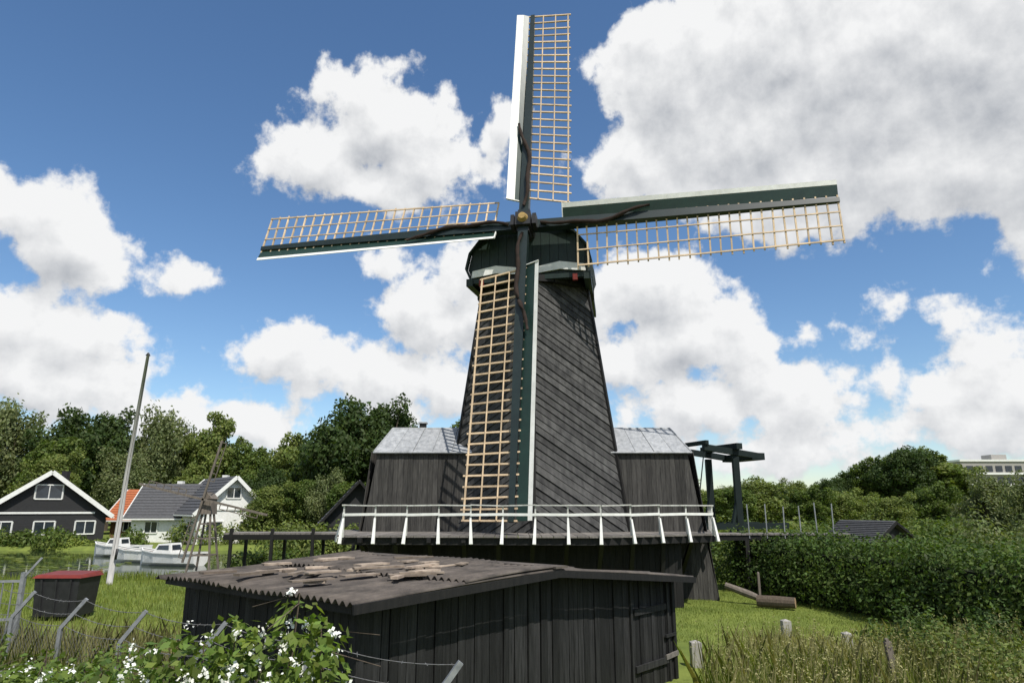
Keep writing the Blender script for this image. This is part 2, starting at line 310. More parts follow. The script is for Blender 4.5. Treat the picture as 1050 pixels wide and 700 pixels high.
def wing(name,xo,xi,sg,yf=24.3,yb=27.9):
    mb=MB(); ez=E+1.9; gz=0.1
    bx=xo+sg*0.72
    F=[V((bx,yf-0.35,gz)),V((xi,yf-0.35,gz)),V((xi,yf,ez)),V((xo,yf,ez))]
    if sg>0: F=[F[1],F[0],F[3],F[2]]
    clad(mb,F,V((0,-1,0.06)),rad(90),0.17,0.02,0.0,0.008,5,0.005,1)
    S=[V((bx,yf-0.35,gz)),V((bx,yb+0.35,gz)),V((xo,yb,ez)),V((xo,yf,ez))]
    if sg<0: S=[S[1],S[0],S[3],S[2]]
    clad(mb,S,V((sg,0,0.1)),rad(90),0.17,0.02,0.0,0.008,5,0.005,1)
    mb.poly([(bx,yb+0.35,gz),(xi,yb+0.35,gz),(xi,yb,ez),(xo,yb,ez)],1)
    o=0.13; e0=V((xo+sg*o,yf-o-0.02,ez-0.04)); e1=V((xi,yf-o-0.02,ez-0.04)); rz=E+2.82
    r0=V((xo-sg*0.28,yf+1.15,rz)); r1=V((xi,yf+1.15,rz)); b0=V((xo+sg*o,yb+o,ez-0.04)); b1=V((xi,yb+o,ez-0.04)); q0=V((xo-sg*0.28,yb-1.15,rz)); q1=V((xi,yb-1.15,rz))
    n=5
    for i in range(n):
        t0,t1=i/n,(i+1)/n-0.006
        a=e0.lerp(e1,t0);b=e0.lerp(e1,t1);c=r0.lerp(r1,t1);d=r0.lerp(r1,t0)
        up=V((0,-0.3,0.9))*0.035*(1+0.3*(i%2)); mb.hexa([a,b,c,d,a+up,b+up,c+up,d+up],4)
    mb.poly([e0,e1,r1,r0],4); mb.poly([e0,r0,q0,b0],4); mb.poly([r0,r1,q1,q0],4); mb.poly([b0,q0,q1,b1],4)
    mb.tube([e0+V((-sg*-0.02,-0.03,0.0)),e1+V((0,-0.03,0))],0.035,4,6)
    mb.tube([r0+V((0,0,0.03)),r1+V((0,0,0.03))],0.04,4,6); mb.tube([e0+V((0,0,0.03)),r0+V((0,0,0.03))],0.035,4,6)
    if sg<0: mb.box((xo+1.3,26.2,rz+0.12),(0.24,0.26,0.34),1); mb.box((xo+1.3,26.2,rz+0.32),(0.32,0.34,0.05),4)
    mb.done(name,TM,mill)
wing('left_wing',-4.71,-1.4,-1); wing('right_wing',6.15,3.0,1)
mb=MB()
clad(mb,[(-3.6,22.0,0.0),(5.2,22.0,0.0),(5.2,22.0,E-1.0),(-3.6,22.0,E-1.0)],(0,-1,0),rad(90),0.2,0.02,0,0.01,0,0.005,0)
clad(mb,[(5.2,22.0,0.0),(5.2,24.3,0.0),(5.2,24.3,E-1.0),(5.2,22.0,E-1.0)],(1,0,0),rad(90),0.2,0.02,0,0.01,0,0.005,0)
clad(mb,[(-3.6,24.3,0.0),(-3.6,22.0,0.0),(-3.6,22.0,E-1.0),(-3.6,24.3,E-1.0)],(-1,0,0),rad(90),0.2,0.02,0,0.01,0,0.005,0)
mb.done('lower_body',[M_tar],mill)
ST=[V((-6.2,26.0)),V((-4.95,20.75)),V((2.55,20.25)),V((6.3,22.2)),V((7.25,26.0))]
mb=MB(); dz=E-0.82
nb=40
for i in range(nb):
    xa=-6.2+(13.45)*i/nb; xb=-6.2+13.45*(i+1)/nb-0.02; xm=(xa+xb)/2
    for s in range(len(ST)-1):
        p,q=ST[s],ST[s+1]
        if p.x<=xm<=q.x:
            t=(xm-p.x)/(q.x-p.x); yf=p.y+(q.y-p.y)*t
            mb.box(((xa+xb)/2,(yf-0.1+26)/2,dz),(xb-xa,26-yf+0.1,0.05),0)
for s in range(len(ST)-1):
    p,q=ST[s],ST[s+1]; mb.beam((p.x,p.y+0.05,dz-0.13),(q.x,q.y+0.05,dz-0.13),0.10,0.20,1); 
for x in np.arange(-4.4,6.4,1.0):
    yf=20.5 if x<2.5 else 20.3+(x-2.5)*0.52
    mb.beam((x,yf-0.05,dz-0.10),(x,24,dz-0.10),0.12,0.14,1)
    mb.beam((x,yf+0.25,dz-0.2),(x,22.0 if -3.6<x<5.2 else 24.0,0.9),0.12,0.12,1)
mb.done('stage_deck',[M_plank,M_tar],mill)
mb=MB()
def rail(p,q,n,skip0=False,last=True):
    d=(q-p); L=d.length; t=d.normalized(); o=V((t.y,-t.x)) 
    for i in range(n+1):
        if (i==0 and skip0) or (i==n and not last): continue
        c=p+d*(i/n)
        b=V((c.x,c.y,dz)); oo=V((o.x,o.y,0))
        mb.beam(b+V((0,0,-0.03)),b+V((0,0,0.86)),0.045,0.045,1)
        j=random.uniform(-0.02,0.02); k=random.uniform(-.05,.05)
        mb.beam(b+oo*0.20+V((k,0,-0.20)),b+oo*0.03+V((0,0,0.50+j)),0.10,0.06,0,up=oo,w1=0.05)
    for z,w,h,m in((0.88,0.08,0.035,1),(0.62,0.03,0.075,0)):
        for s in range(n):
            a=p+d*(s/n);bb=p+d*((s+1)/n); j0=random.uniform(-.014,.014)
            mb.beam((a.x+o.x*0.03,a.y+o.y*0.03,dz+z+j0),(bb.x+o.x*0.03,bb.y+o.y*0.03,dz+z-j0),w,h,m)
rail(ST[0],ST[1],5,False,False); rail(ST[1],ST[2],8); rail(ST[2],ST[3],4,True); rail(ST[3],ST[4],3,True)
mb.done('stage_railing',[M_white,M_whiteold],mill)
nH=V((-0.208,-0.978,0)); aR=V((0.978,-0.208,0)); Zu=V((0,0,1))
T=rad(12); nf=(nH*math.cos(T)+Zu*math.sin(T)); bU=(Zu*math.cos(T)-nH*math.sin(T))
HUB=V((0.47,23.3,E+10.06))
def cp(l,s,z): return V((CX+0.08,CY,E))+nH*l+aR*s+Zu*z
prof=[(2.15,0.0),(2.35,0.45),(2.22,1.05),(1.75,1.65),(1.0,2.05),(0.0,2.2)]
full=[(s,z) for s,z in prof]+[(-s,z) for s,z in reversed(prof[:-1])]
mb=MB(); stn=[(2.05,0.98,1.0),(1.0,1.0,1.02),(-0.6,0.97,0.98),(-1.9,0.80,0.85),(-2.7,0.5,0.62)]
rings=[[cp(l,s*ws_,8.25+z*hs_) for s,z in full] for l,ws_,hs_ in stn]
n=len(full)
for i in range(len(rings)-1):
    for k in range(n-1):
        a,b,c,d=rings[i][k],rings[i][k+1],rings[i+1][k+1],rings[i+1][k]
        mb.add([a,b,c,d],[(0,1,2,3)],0)
        mb.beam(a.lerp(b,0.5)+V((0,0,.01)),d.lerp(c,0.5)+V((0,0,.01)),0.03,0.03,0)
mb.poly(rings[0],0); mb.poly(rings[-1],0)
for i in range(13):
    s=-1.95+i*0.325; zt=8.3+2.1*math.sqrt(max(0.05,1-(s/2.4)**2))
    mb.beam(cp(2.08,s,8.35),cp(2.08,s,zt),0.31,0.03,0,up=nH)
for k in range(n-1):
    a=cp(2.15,full[k][0]*1.0,8.25+full[k][1]); b=cp(2.15,full[k+1][0]*1.0,8.25+full[k+1][1])
    mb.beam(a,b,0.22,0.07,0,up=(a+b)/2-cp(2.15,0,9))
for sg in(-1,1):
    pts=[(0.35,8.62),(1.2,8.76),(2.1,8.60),(2.15,8.33),(1.2,8.46),(0.35,8.36)]
    mb.prism([cp(2.14,sg*s,z) for s,z in pts],nH*0.06,1)
    mb.box(cp(2.16,sg*1.75,8.12),(0.18,0.14,0.24),2,(aR,nH,Zu))
    mb.beam(cp(2.25,sg*2.2,8.15),cp(-3.2,sg*1.9,8.2),0.25,0.28,0)
mb.box(cp(2.1,0,8.2),(4.5,0.22,0.18),0,(aR,nH,Zu))
mb.done('cap',[M_capg,M_white,M_red],mill)
mb=MB()
for k in range(24):
    a=2*math.pi*k/24;b=2*math.pi*(k+1)/24
    mb.beam((CX+2.2*math.cos(a),CY+2.2*math.sin(a),E+8.15),(CX+2.2*math.cos(b),CY+2.2*math.sin(b),E+8.15),0.25,0.25,0)
mb.done('curb_ring',[M_tar],mill)
mb=MB()
mb.beam(cp(-2.4,0,8.9),cp(-6.0,0,0.3),0.3,0.3,0)
for sg in(-1,1):
    mb.beam(cp(-2.8,sg*1.4,8.3),cp(-5.9,sg*0.2,0.6),0.16,0.16,0)
mb.done('tail_pole',[M_green],mill)
mb=MB()
mb.tube([HUB-nf*2.6,HUB-nf*0.4],0.28,0,12); mb.box(HUB,(0.56,0.9,0.56),0,(aR,nf,bU))
mb.tube([HUB+nf*0.45,HUB+nf*0.60],[0.20,0.13],1,12); 
for s in(-1,1):
    mb.box(HUB+aR*s*0.40+nf*0.12,(0.14,0.5,0.44),0,(aR,nf,bU)); mb.box(HUB+bU*s*0.40+nf*0.05,(0.44,0.5,0.14),0,(aR,nf,bU))
mb.done('windshaft',[M_iron,M_gold],mill)
def sail(name,s,tr,off,r0,ww=0.10,wg=0.34,lat0=1.3):
    R=10.75; O=HUB+nf*off; mb=MB()
    mb.beam(O,O+s*R*0.55,0.36,0.34,0,up=nf,w1=0.29,h1=0.26); mb.beam(O+s*R*0.55,O+s*R,0.29,0.26,0,up=nf,w1=0.17,h1=0.14)
    def tw(r): return rad(19-14*(r/R))
    def P(r,u,h=0.0):
        a=tw(r); return O+s*r+tr*(u*math.cos(a))-nf*(u*math.sin(a))+nf*(h)
    W=lambda r:1.66-0.12*(r/R)
    nb=26; rs=[lat0+(R-0.05-lat0)*i/(nb-1) for i in range(nb)]
    for r in rs:
        j=random.uniform(-0.02,0.02)
        mb.beam(P(r+j,-0.22),P(r-j,W(r)+0.06+random.uniform(-.03,.04)),0.055,0.055,1,up=nf)
    for f,wd in((0.30,0.04),(0.64,0.04),(0.985,0.055)):
        for i in range(nb-1): mb.beam(P(rs[i],W(rs[i])*f,0.035),P(rs[i+1]+0.01,W(rs[i+1])*f,0.035),wd,0.035,1,up=nf)
    m=14; r1=R-0.02
    for i in range(m):
        a=r0+(r1-r0)*i/m; b=r0+(r1-r0)*(i+1)/m
        for u0,u1,h0,h1,mi in((-0.16,-0.16-wg,0.02,0.10,2),(-0.165-wg,-0.165-wg-ww,0.105,0.13,3)):
            q=[P(a,u0,h0),P(b,u0,h0),P(b,u1,h1),P(a,u1,h1)]; mb.hexa([x-nf*0.03 for x in q]+q,mi)
    mb.hexa([P(r0-0.03,-0.1,-.03),P(r0,-0.1,-.03),P(r0,-0.17-wg-ww,.08),P(r0-0.03,-0.17-wg-ww,.08)]+[P(r0-0.03,-0.1,.06),P(r0,-0.1,.06),P(r0,-0.17-wg-ww,.17),P(r0-0.03,-0.17-wg-ww,.17)],3)
    mb.done(name,[M_stock,M_lath,M_green,M_white],mill)
    mb=MB(); pts=[]
    for i in range(22):
        t=i/21; r=0.6+3.9*t; pts.append(O+s*r+nf*(0.23+0.05*math.sin(t*9))+tr*(0.10*math.sin(t*3.1)*2.2-0.35*t**2+0.05*math.sin(t*13)))
    mb.tube(pts,[0.05+0.03*math.sin(3.14*i/21)+0.012*math.sin(i*2.1) for i in range(22)],0,8)
    mb.done(name+'_cloth',[M_cloth],mill,True)
sail('sail_top',bU,aR,0.14,0.9,0.30,0.20,1.1)
sail('sail_bottom',-bU,-aR,0.14,1.9,0.14,0.36,2.0)
sail('sail_right',aR,-bU,-0.14,1.4,0.17,0.38,1.9)
sail('sail_left',-aR,bU,-0.14,1.1,0.13,0.34,1.2)

# ------------------------------------------------------------------ walkway right of the mill
wk=empty('footbridge',(9.5,26.2,E-1)); mb=MB()
for i in range(26): mb.box((7.3+i*0.2,26.6,E-0.96),(0.185,1.3,0.05),0)
for y in(26.05,27.15): mb.beam((7.2,y,E-1.08),(12.4,y,E-1.08),0.12,0.18,1)
for x in(8.6,10.3,12.2):
    for y in(26.05,27.15): mb.beam((x,y,0),(x,y,E-1.17),0.14,0.14,1)
for x in(8.7,9.35,10.0,10.6,11.2,11.8): 
    mb.beam((x,25.98,E-1.1),(x+random.uniform(-.03,.03),25.98,E+0.1+random.uniform(-.1,.1)),0.035,0.035,2)
mb.done('walkway',[M_plank,M_tar,M_galv],wk)
jt=empty('wooden_jetty',(-9,29,2)); mb=MB()
for i in range(26): mb.box((-11.2+i*0.2,28.6,E-1.0),(0.185,1.6,0.06),0)
for y in(27.8,29.4):
    mb.beam((-11.3,y,E-1.13),(-6.0,y,E-1.13),0.1,0.2,1)
    for x in(-11,-9.4,-7.8,-6.2): mb.beam((x,y,-0.5),(x,y,E-1.03 if y>28 else E-0.8),0.11,0.11,1)
mb.done('jetty',[M_plank,M_tar],jt)

# ------------------------------------------------------------------ shed
shed=empty('wooden_shed',(0,11,0.2))
e1=V((-3.35,2.9,0)).normalized(); P1=V((-1.75,7.66,E-1.0)); RF=V((0.60,10.35,E-0.88)); P2=V((3.33,13.5,E-1.27)); BL=4.75
f1=(P2-P1); f1.z=0; f1.normalize(); nfw=V((f1.y,-f1.x,0)); 
mb=MB()
A0=P1+f1*0.35+e1*0.28
Lf=(P2-P1).to_2d().length-0.55
def roofz(p):
    d=(V((p.x,p.y,0))-V((P1.x,P1.y,0))).dot(f1); dr=(RF-P1).to_2d().length; dt=(P2-P1).to_2d().length
    return (P1.z+(RF.z-P1.z)*d/dr if d<dr else RF.z+(P2.z-RF.z)*(d-dr)/(dt-dr))-0.07
s=0.0; i=0
while s<Lf:
    wdt=random.uniform(0.11,0.16); a=A0+f1*s; b=A0+f1*min(s+wdt-0.011,Lf); zz=roofz(a); z2=roofz(b); j=random.uniform(0,0.022); zb=random.uniform(0.02,0.1)
    q=[V((a.x,a.y,zb)),V((b.x,b.y,zb)),V((b.x,b.y,zb))-nfw*0.02,V((a.x,a.y,zb))-nfw*0.02,V((a.x,a.y,zz)),V((b.x,b.y,z2)),V((b.x,b.y,z2))-nfw*0.02,V((a.x,a.y,zz))-nfw*0.02]
    mb.hexa([p+nfw*j for p in q],0); s+=wdt; i+=1
def wp(d,z,o=0.0): p=A0+f1*d+nfw*o; return V((p.x,p.y,z))
mb.poly([wp(0,0,-.03),wp(Lf,0,-.03),wp(Lf,roofz(A0+f1*Lf),-.03),wp(3.3,roofz(A0+f1*3.3),-.03),wp(0,roofz(A0),-.03)],1)
for d in(Lf-1.5,Lf-0.25): mb.beam(wp(d,0.1,0.035),wp(d,roofz(A0+f1*d)-0.05,0.035),0.06,0.03,0,up=nfw)
for z in(0.55,1.45): mb.beam(wp(Lf-1.42,z,0.04),wp(Lf-0.33,z,0.04),0.04,0.10,0)
mb.beam(wp(Lf-0.40,0.95,0.06),wp(Lf-0.05,0.95,0.06),0.03,0.05,2); mb.beam(wp(Lf-0.42,0.6,0.06),wp(Lf+0.02,0.62,0.06),0.03,0.08,3)
mb.beam(wp(Lf-0.03,0.0,0.03),wp(Lf-0.03,roofz(A0+f1*Lf),0.03),0.10,0.04,0,up=nfw); mb.beam(wp(0.04,0,0.03),wp(0.04,roofz(A0),0.03),0.10,0.04,0,up=nfw)
e1n=V((-e1.y,e1.x,0)); 
if e1n.x>0: e1n=-e1n
s=0.0
while s<BL-0.6:
    wdt=random.uniform(0.13,0.16); a=A0+e1*s;b=A0+e1*(s+wdt-0.008); j=random.uniform(0,0.01)
    q=[V((a.x,a.y,0.05)),V((b.x,b.y,0.05)),V((b.x,b.y,.05))-e1n*0.02,V((a.x,a.y,.05))-e1n*0.02]; q+=[p+V((0,0,roofz(A0)-0.05)) for p in q]
    mb.hexa([p+e1n*j for p in q],0); s+=wdt
B0=A0+e1*(BL-0.6); B1=A0+f1*Lf+e1*(BL-0.6); Q=A0+f1*Lf
mb.poly([(B0.x,B0.y,0),(B1.x,B1.y,0),(B1.x,B1.y,roofz(Q)),(B0.x,B0.y,roofz(A0))],1)
mb.poly([(Q.x,Q.y,0),(B1.x,B1.y,0),(B1.x,B1.y,roofz(Q)),(Q.x,Q.y,roofz(Q))],1)
mb.done('walls',[M_shed,M_tar,M_iron,M_plank],shed)
def corr(name,pe,pr,z_off=0.0,waves=36,parent=shed):
    nu=waves*8; nv=10; vs=[];fs=[]
    sl=(pr-pe); up=sl.cross(e1).normalized(); up=up if up.z>0 else -up
    for j in range(nv+1):
        for i in range(nu+1):
            u=BL*i/nu; sheet=int(u/0.92); t=j/nv
            p=pe+sl*t+e1*(u-0.10)+up*(0.028*math.sin(2*math.pi*i/8)+0.014*(sheet%2)+z_off+0.018*math.sin(u*2.3+t*3))
            if j==0: p+= -sl.normalized()*(0.05*math.sin(sheet*2.7))
            vs.append(p)
    fs=[(j*(nu+1)+i,j*(nu+1)+i+1,(j+1)*(nu+1)+i+1,(j+1)*(nu+1)+i) for j in range(nv) for i in range(nu)]
    mb=MB(); mb.add(vs,fs,0); ob=mb.done(name,[M_corr],parent,True)
    md=ob.modifiers.new('s','SOLIDIFY'); md.thickness=0.008
corr('roof_left',P1,RF+(RF-P1)*0.02,0.0); corr('roof_right',P2,RF-(RF-P2)*-0.0,0.0)
corr('roof_left_upper',P1.lerp(RF,0.47)+V((0,0,0.02)),RF+V((0,0,0.025)),0.02)
mb=MB()
for a,b in((P1,RF),(RF,P2)):
    mb.beam(a+V((0,0,-0.04))+nfw*0.12,b+V((0,0,-0.04))+nfw*0.12,0.03,0.10,0)
rt=RF+V((0,0,0.05)); mb.beam(rt-e1*0.15,rt+e1*(BL-0.1),0.28,0.03,1)
mb.beam(P1+e1n*-0.1+V((0,0,-0.06)),P1+e1*(BL-0.2)+e1n*-0.1+V((0,0,-0.06)),0.06,0.08,0)
mb.done('roof_trim',[M_tar,M_corr],shed)
mb=MB()
for k in range(34):
    t=random.uniform(0.12,0.95); u=random.uniform(0.2,3.0) if k<18 else random.uniform(0.2,4.4)
    c=P1.lerp(RF,t)+e1*u+V((0,0,0.075+0.02*(k%3))); a=random.uniform(-0.7,0.7)
    ax=(f1*math.cos(a)+e1*math.sin(a)); ay=V((-ax.y,ax.x,0)); l=random.uniform(0.15,0.75)
    mb.box(c,(l,random.uniform(0.07,0.22),random.uniform(.015,.035)),0,(ax,ay,Zu))
mb.done('loose_boards',[M_debris],shed)

# ------------------------------------------------------------------ barbed-wire fence
fe=empty('barbed_wire_fence',(-4,9,1)); mb=MB()
F0=V((-0.75,6.45,0)); F1=V((-12.5,15.0,0)); fd=(F1-F0).normalized()
posts=[]
for i in range(9):
    c=F0+(F1-F0)*(i/8.0); z=float(gh(c.x,c.y)); h=E-1.72; 
    top=V((c.x,c.y,h)); arm=top+V((0.30,0.05,0.40)) if i%2==0 else top+V((0.27,0.06,0.38))
    mb.beam((c.x,c.y,z-0.2),top,0.05,0.05,0); mb.beam(top,arm,0.055,0.05,0); posts.append((top,arm,V((c.x,c.y,z))))
    if i in(2,5): mb.beam(top+V((0,0,-0.1)),c+fd*1.0+V((0,0,z)),0.045,0.045,0)
for i in range(8):
    for t in(0.1,0.5,0.95):
        a=posts[i][0].lerp(posts[i][1],t); b=posts[i+1][0].lerp(posts[i+1][1],t); pts=[]
        for k in range(9):
            u=k/8; p=a.lerp(b,u); p.z-=0.06*4*u*(1-u); pts.append(p)
        mb.tube(pts,0.0045,1,4,False)
        for k in range(12):
            p=a.lerp(b,(k+.5)/12); p.z-=0.06*4*((k+.5)/12)*(1-(k+.5)/12); d=V((random.uniform(-1,1),random.uniform(-1,1),random.uniform(-1,1))).normalized()*0.025
            mb.tube([p-d,p+d],0.003,1,3,False)
    a,b=posts[i],posts[i+1]; L=(b[0]-a[0]).length; H=1.25; n=int(L/0.11)
    for k in range(-12,n):
        for sgn in(1,-1):
            x0=k*0.11; x1=x0+H; lo,hi=max(0,x0),min(L,x1)
            if hi<=lo: continue
            z_lo=(lo-x0)/H; z_hi=(hi-x0)/H
            if sgn<0: z_lo,z_hi=1-z_lo,1-z_hi
            base=a[0]+V((0,0,-H)); d=(b[0]-a[0]).normalized()
            mb.tube([base+d*lo+V((0,0,H*z_lo)),base+d*hi+V((0,0,H*z_hi))],0.0022,1,3,False)
mb.done('posts_and_wire',[M_galv,M_wire],fe)
ga=empty('steel_gate',(-10,12,1)); mb=MB()
G0=V((-11.0,12.6,0.1)); G1=V((-8.9,13.1,0.1)); 
for p in(G0,G1): mb.beam(p,p+V((0,0,1.95)),0.07,0.07,0)
for z in(0.35,1.15,1.8): mb.beam(G0+V((0,0,z)),G1+V((0,0,z)),0.04,0.04,0)
for k in range(1,14): c=G0.lerp(G1,k/14); mb.beam(c+V((0,0,.35)),c+V((0,0,1.8)),0.018,0.018,0)
for k in range(4): c=G0.lerp(G1,k/3); mb.beam(c+V((0,0,1.85)),c+V((0.25,0.05,2.2)),0.035,0.035,0)
mb.done('gate_frame',[M_galv],ga)
ct=empty('waste_container',(-12.6,20,0.2)); mb=MB(); c0=V((-12.45,20.2,0.2))
mb.hexa([c0+V(p) for p in((-.56,-.45,.12),(.56,-.45,.12),(.56,.45,.12),(-.56,.45,.12),(-.62,-.5,1.12),(.62,-.5,1.12),(.62,.5,1.12),(-.62,.5,1.12))],0)
mb.hexa([c0+V(p) for p in((-.67,-.55,1.121),(.67,-.55,1.121),(.67,.55,1.121),(-.67,.55,1.121),(-.60,-.45,1.20),(.60,-.45,1.20),(.60,.45,1.24),(-.60,.45,1.24))],1)
for x in(-.4,0,.4): mb.beam(c0+V((x*.9,-.47,.14)),c0+V((x,-.53,1.08)),0.05,0.04,0)
for x in(-.45,.45):
    for y in(-.35,.35): mb.tube([c0+V((x-.03,y,.09)),c0+V((x+.03,y,.09))],0.09,0,10)
mb.done('bin_body',[M_iron,M_red],ct)
po=empty('mast_pole',(-15.9,28.5,0)); mb=MB()
mb.tube([(-15.95,28.5,-0.3),(-15.8,28.5,4.5),(-15.56,28.5,9.5)],[0.12,0.09,0.06],0,12); mb.tube([(-15.56,28.5,9.5),(-15.555,28.5,9.62)],[0.10,0.03],1,10); mb.beam((-15.75,28.38,1.2),(-15.72,28.38,1.6),0.08,0.05,1)
mb.tube([(-15.48,28.42,9.4),(-15.7,28.38,5),(-15.85,28.36,1.4)],0.008,1,4)
mb.done('pole',[M_pole,M_iron],po,True)
sm=empty('small_meadow_mill',(-16.5,38,0)); mb=MB(); h=V((-16.5,37.4,E+0.42))
for x in(-1,1):
    for y in(-1,1): mb.beam((-16.4+x*0.6,38+y*0.6,-0.1),(-16.4+x*0.16,38+y*0.16,E+0.1),0.09,0.09,0)
for t in(0.25,0.5,0.72): 
    r=0.6-0.44*t; z=-0.1+(E+0.2)*t
    for p,q in(((-r,-r),(r,-r)),((r,-r),(r,r)),((r,r),(-r,r)),((-r,r),(-r,-r))): mb.beam((-16.4+p[0],38+p[1],z),(-16.4+q[0],38+q[1],z),0.07,0.07,0)
mb.hexa([V((-16.4+x*s_,38+y*s_*1.4,z)) for z,s_ in((E-0.35,0.30),(E+0.45,0.26)) for x,y in((-1,-1),(1,-1),(1,1),(-1,1))],0)
mb.prism([(-16.72,37.55,E+0.45),(-16.08,37.55,E+0.45),(-16.4,37.55,E+0.8)],(0,0.9,0),0)
mb.tube([h,h+V((0,0.8,0))],0.06,1,8)
for k,ln in((0,3.6),(1,3.2),(2,3.6),(3,3.3)):
    a=rad(-13)+k*math.pi/2; d=V((math.cos(a),0,math.sin(a))); q=V((-math.sin(a),0,math.cos(a)))
    mb.beam(h,h+d*ln,0.11,0.08,0,up=(0,1,0))
    for i in range(6): mb.beam(h+d*(1.0+i*0.42),h+d*(1.0+i*0.42)-q*0.28,0.04,0.03,0,up=(0,1,0))
    mb.beam(h+d*1.0-q*0.28,h+d*3.1-q*0.28,0.04,0.03,0,up=(0,1,0))
mb.done('mill_frame',[M_post,M_iron],sm)

# ------------------------------------------------------------------ houses
def house(name,c,w,d,eh,rh,rot,wall,roof,trim,nwin=2,gable_glass=True,bt=0.30,chim=True):
    e=empty(name,(c[0],c[1],0.2)); mb=MB(); R=Matrix.Rotation(rot,3,'Z')
    def q(x,y,z): p=R@V((x,y,0)); return V((c[0]+p.x,c[1]+p.y,0.2+z))
    w2,d2=w/2,d/2
    for y in(-d2,d2): mb.poly([q(-w2,y,0),q(w2,y,0),q(w2,y,eh),q(0,y,rh),q(-w2,y,eh)],0)
    for x in(-w2,w2): mb.poly([q(x,-d2,0),q(x,d2,0),q(x,d2,eh),q(x,-d2,eh)],0)
    sl=(rh-eh)/w2; o=0.5 if w>4 else 0.25
    for sg in(-1,1):
        P=[q(sg*(w2+o),-d2-o,eh-sl*o+.05),q(sg*(w2+o),d2+o,eh-sl*o+.05),q(0,d2+o,rh+.05),q(0,-d2-o,rh+.05)]
        mb.hexa(P+[p+V((0,0,.12)) for p in P],1)
        for i in range(1,12):
            t=i/12; a=P[0].lerp(P[3],t)+V((0,0,.13)); b=P[1].lerp(P[2],t)+V((0,0,.13)); mb.beam(a,b,0.08,0.03,1)
        for y in(-d2-o-0.03,d2+o+0.03): mb.beam(q(sg*(w2+o),y,eh-sl*o+.08),q(0,y,rh+.08),0.06,bt,2)
        mb.beam(q(sg*(w2+o+.05),-d2-o,eh-sl*o+.02),q(sg*(w2+o+.05),d2+o,eh-sl*o+.02),0.12,0.12,2)
    def win(x,y,z,ww,hh,ax=0):
        f={0:lambda u,v,o_:q(x+u,-d2-o_,z+v),1:lambda u,v,o_:q(w2+o_,y+u,z+v),2:lambda u,v,o_:q(-w2-o_,y+u,z+v)}[ax]
        P=[f(-ww/2,-hh/2,.03),f(ww/2,-hh/2,.03),f(ww/2,hh/2,.03),f(-ww/2,hh/2,.03)]
        mb.poly(P,3)
        for a,b in((0,1),(1,2),(2,3),(3,0)): mb.beam(P[a],P[b],0.1,0.1,2)
        mb.beam(f(0,-hh/2,.04),f(0,hh/2,.04),0.06,0.06,2)
    if eh>1.75:
        xs_=[(-w2+w*(i+0.5)/nwin) for i in range(nwin)]
        for x in xs_: win(x,0,1.3,w/nwin*0.5,1.1)
        for y in(-d2*.5,d2*.5): win(0,y,1.3,1.1,1.0,1); win(0,y,1.3,1.1,1.0,2)
    else: win(0,0,0.85,w*0.3,0.7)
    if gable_glass: win(0,0,(eh+rh)/2+0.1,w*0.22,(rh-eh)*0.35); mb.beam(q(-w2*.8,-d2-.05,eh+.05),q(w2*.8,-d2-.05,eh+.05),0.08,0.16,2)
    if chim: ch=q(w2*.3,d2*.3,rh); mb.box(ch,(0.5,0.5,0.9),0)
    mb.done('house_body',[wall,roof,trim,M_glass],e)
house('black_timber_house',(-42.6,64),9.0,9,2.5,5.9,rad(36),M_blackwall,M_tile,M_white,3,True,0.36)
house('white_gable_house',(-26.8,64),5.6,8,2.8,5.5,rad(40),M_white,M_tile,M_white,2)
house('white_gable_house',(-30.6,66),6.0,7,2.4,5.0,rad(95),M_white,M_tile,M_white,2)
house('red_roofed_house',(-34.4,70),5,8,2.2,4.6,rad(80),M_brick,M_rtile,M_white,2)
house('brick_barn',(-10.2,46),4.6,5,1.9,4.5,rad(15),M_blackwall,M_tile,M_tar,2,False,0.15,False)
house('garden_house',(18.1,36),3.0,2.6,1.35,2.2,rad(28),M_blackwall,M_tile,M_tar,1,False,0.12,False)
ap=empty('apartment_building',(133,185,0)); mb=MB()
mb.box((133,185,8.5),(34,12,12.5),0)
for fl in range(4):
    z=4.2+fl*2.9
    mb.box((133,178.7,z-1.25),(34.4,0.8,0.5),2)
    for i in range(13): mb.box((118.2+i*2.5,178.95,z),(1.7,0.12,1.5),1)
mb.box((133,185,15.0),(34.6,12.6,0.5),2); mb.box((129,185,16.0),(4,4,1.6),0)
mb.done('block',[M_conc,M_glass,M_white],ap)
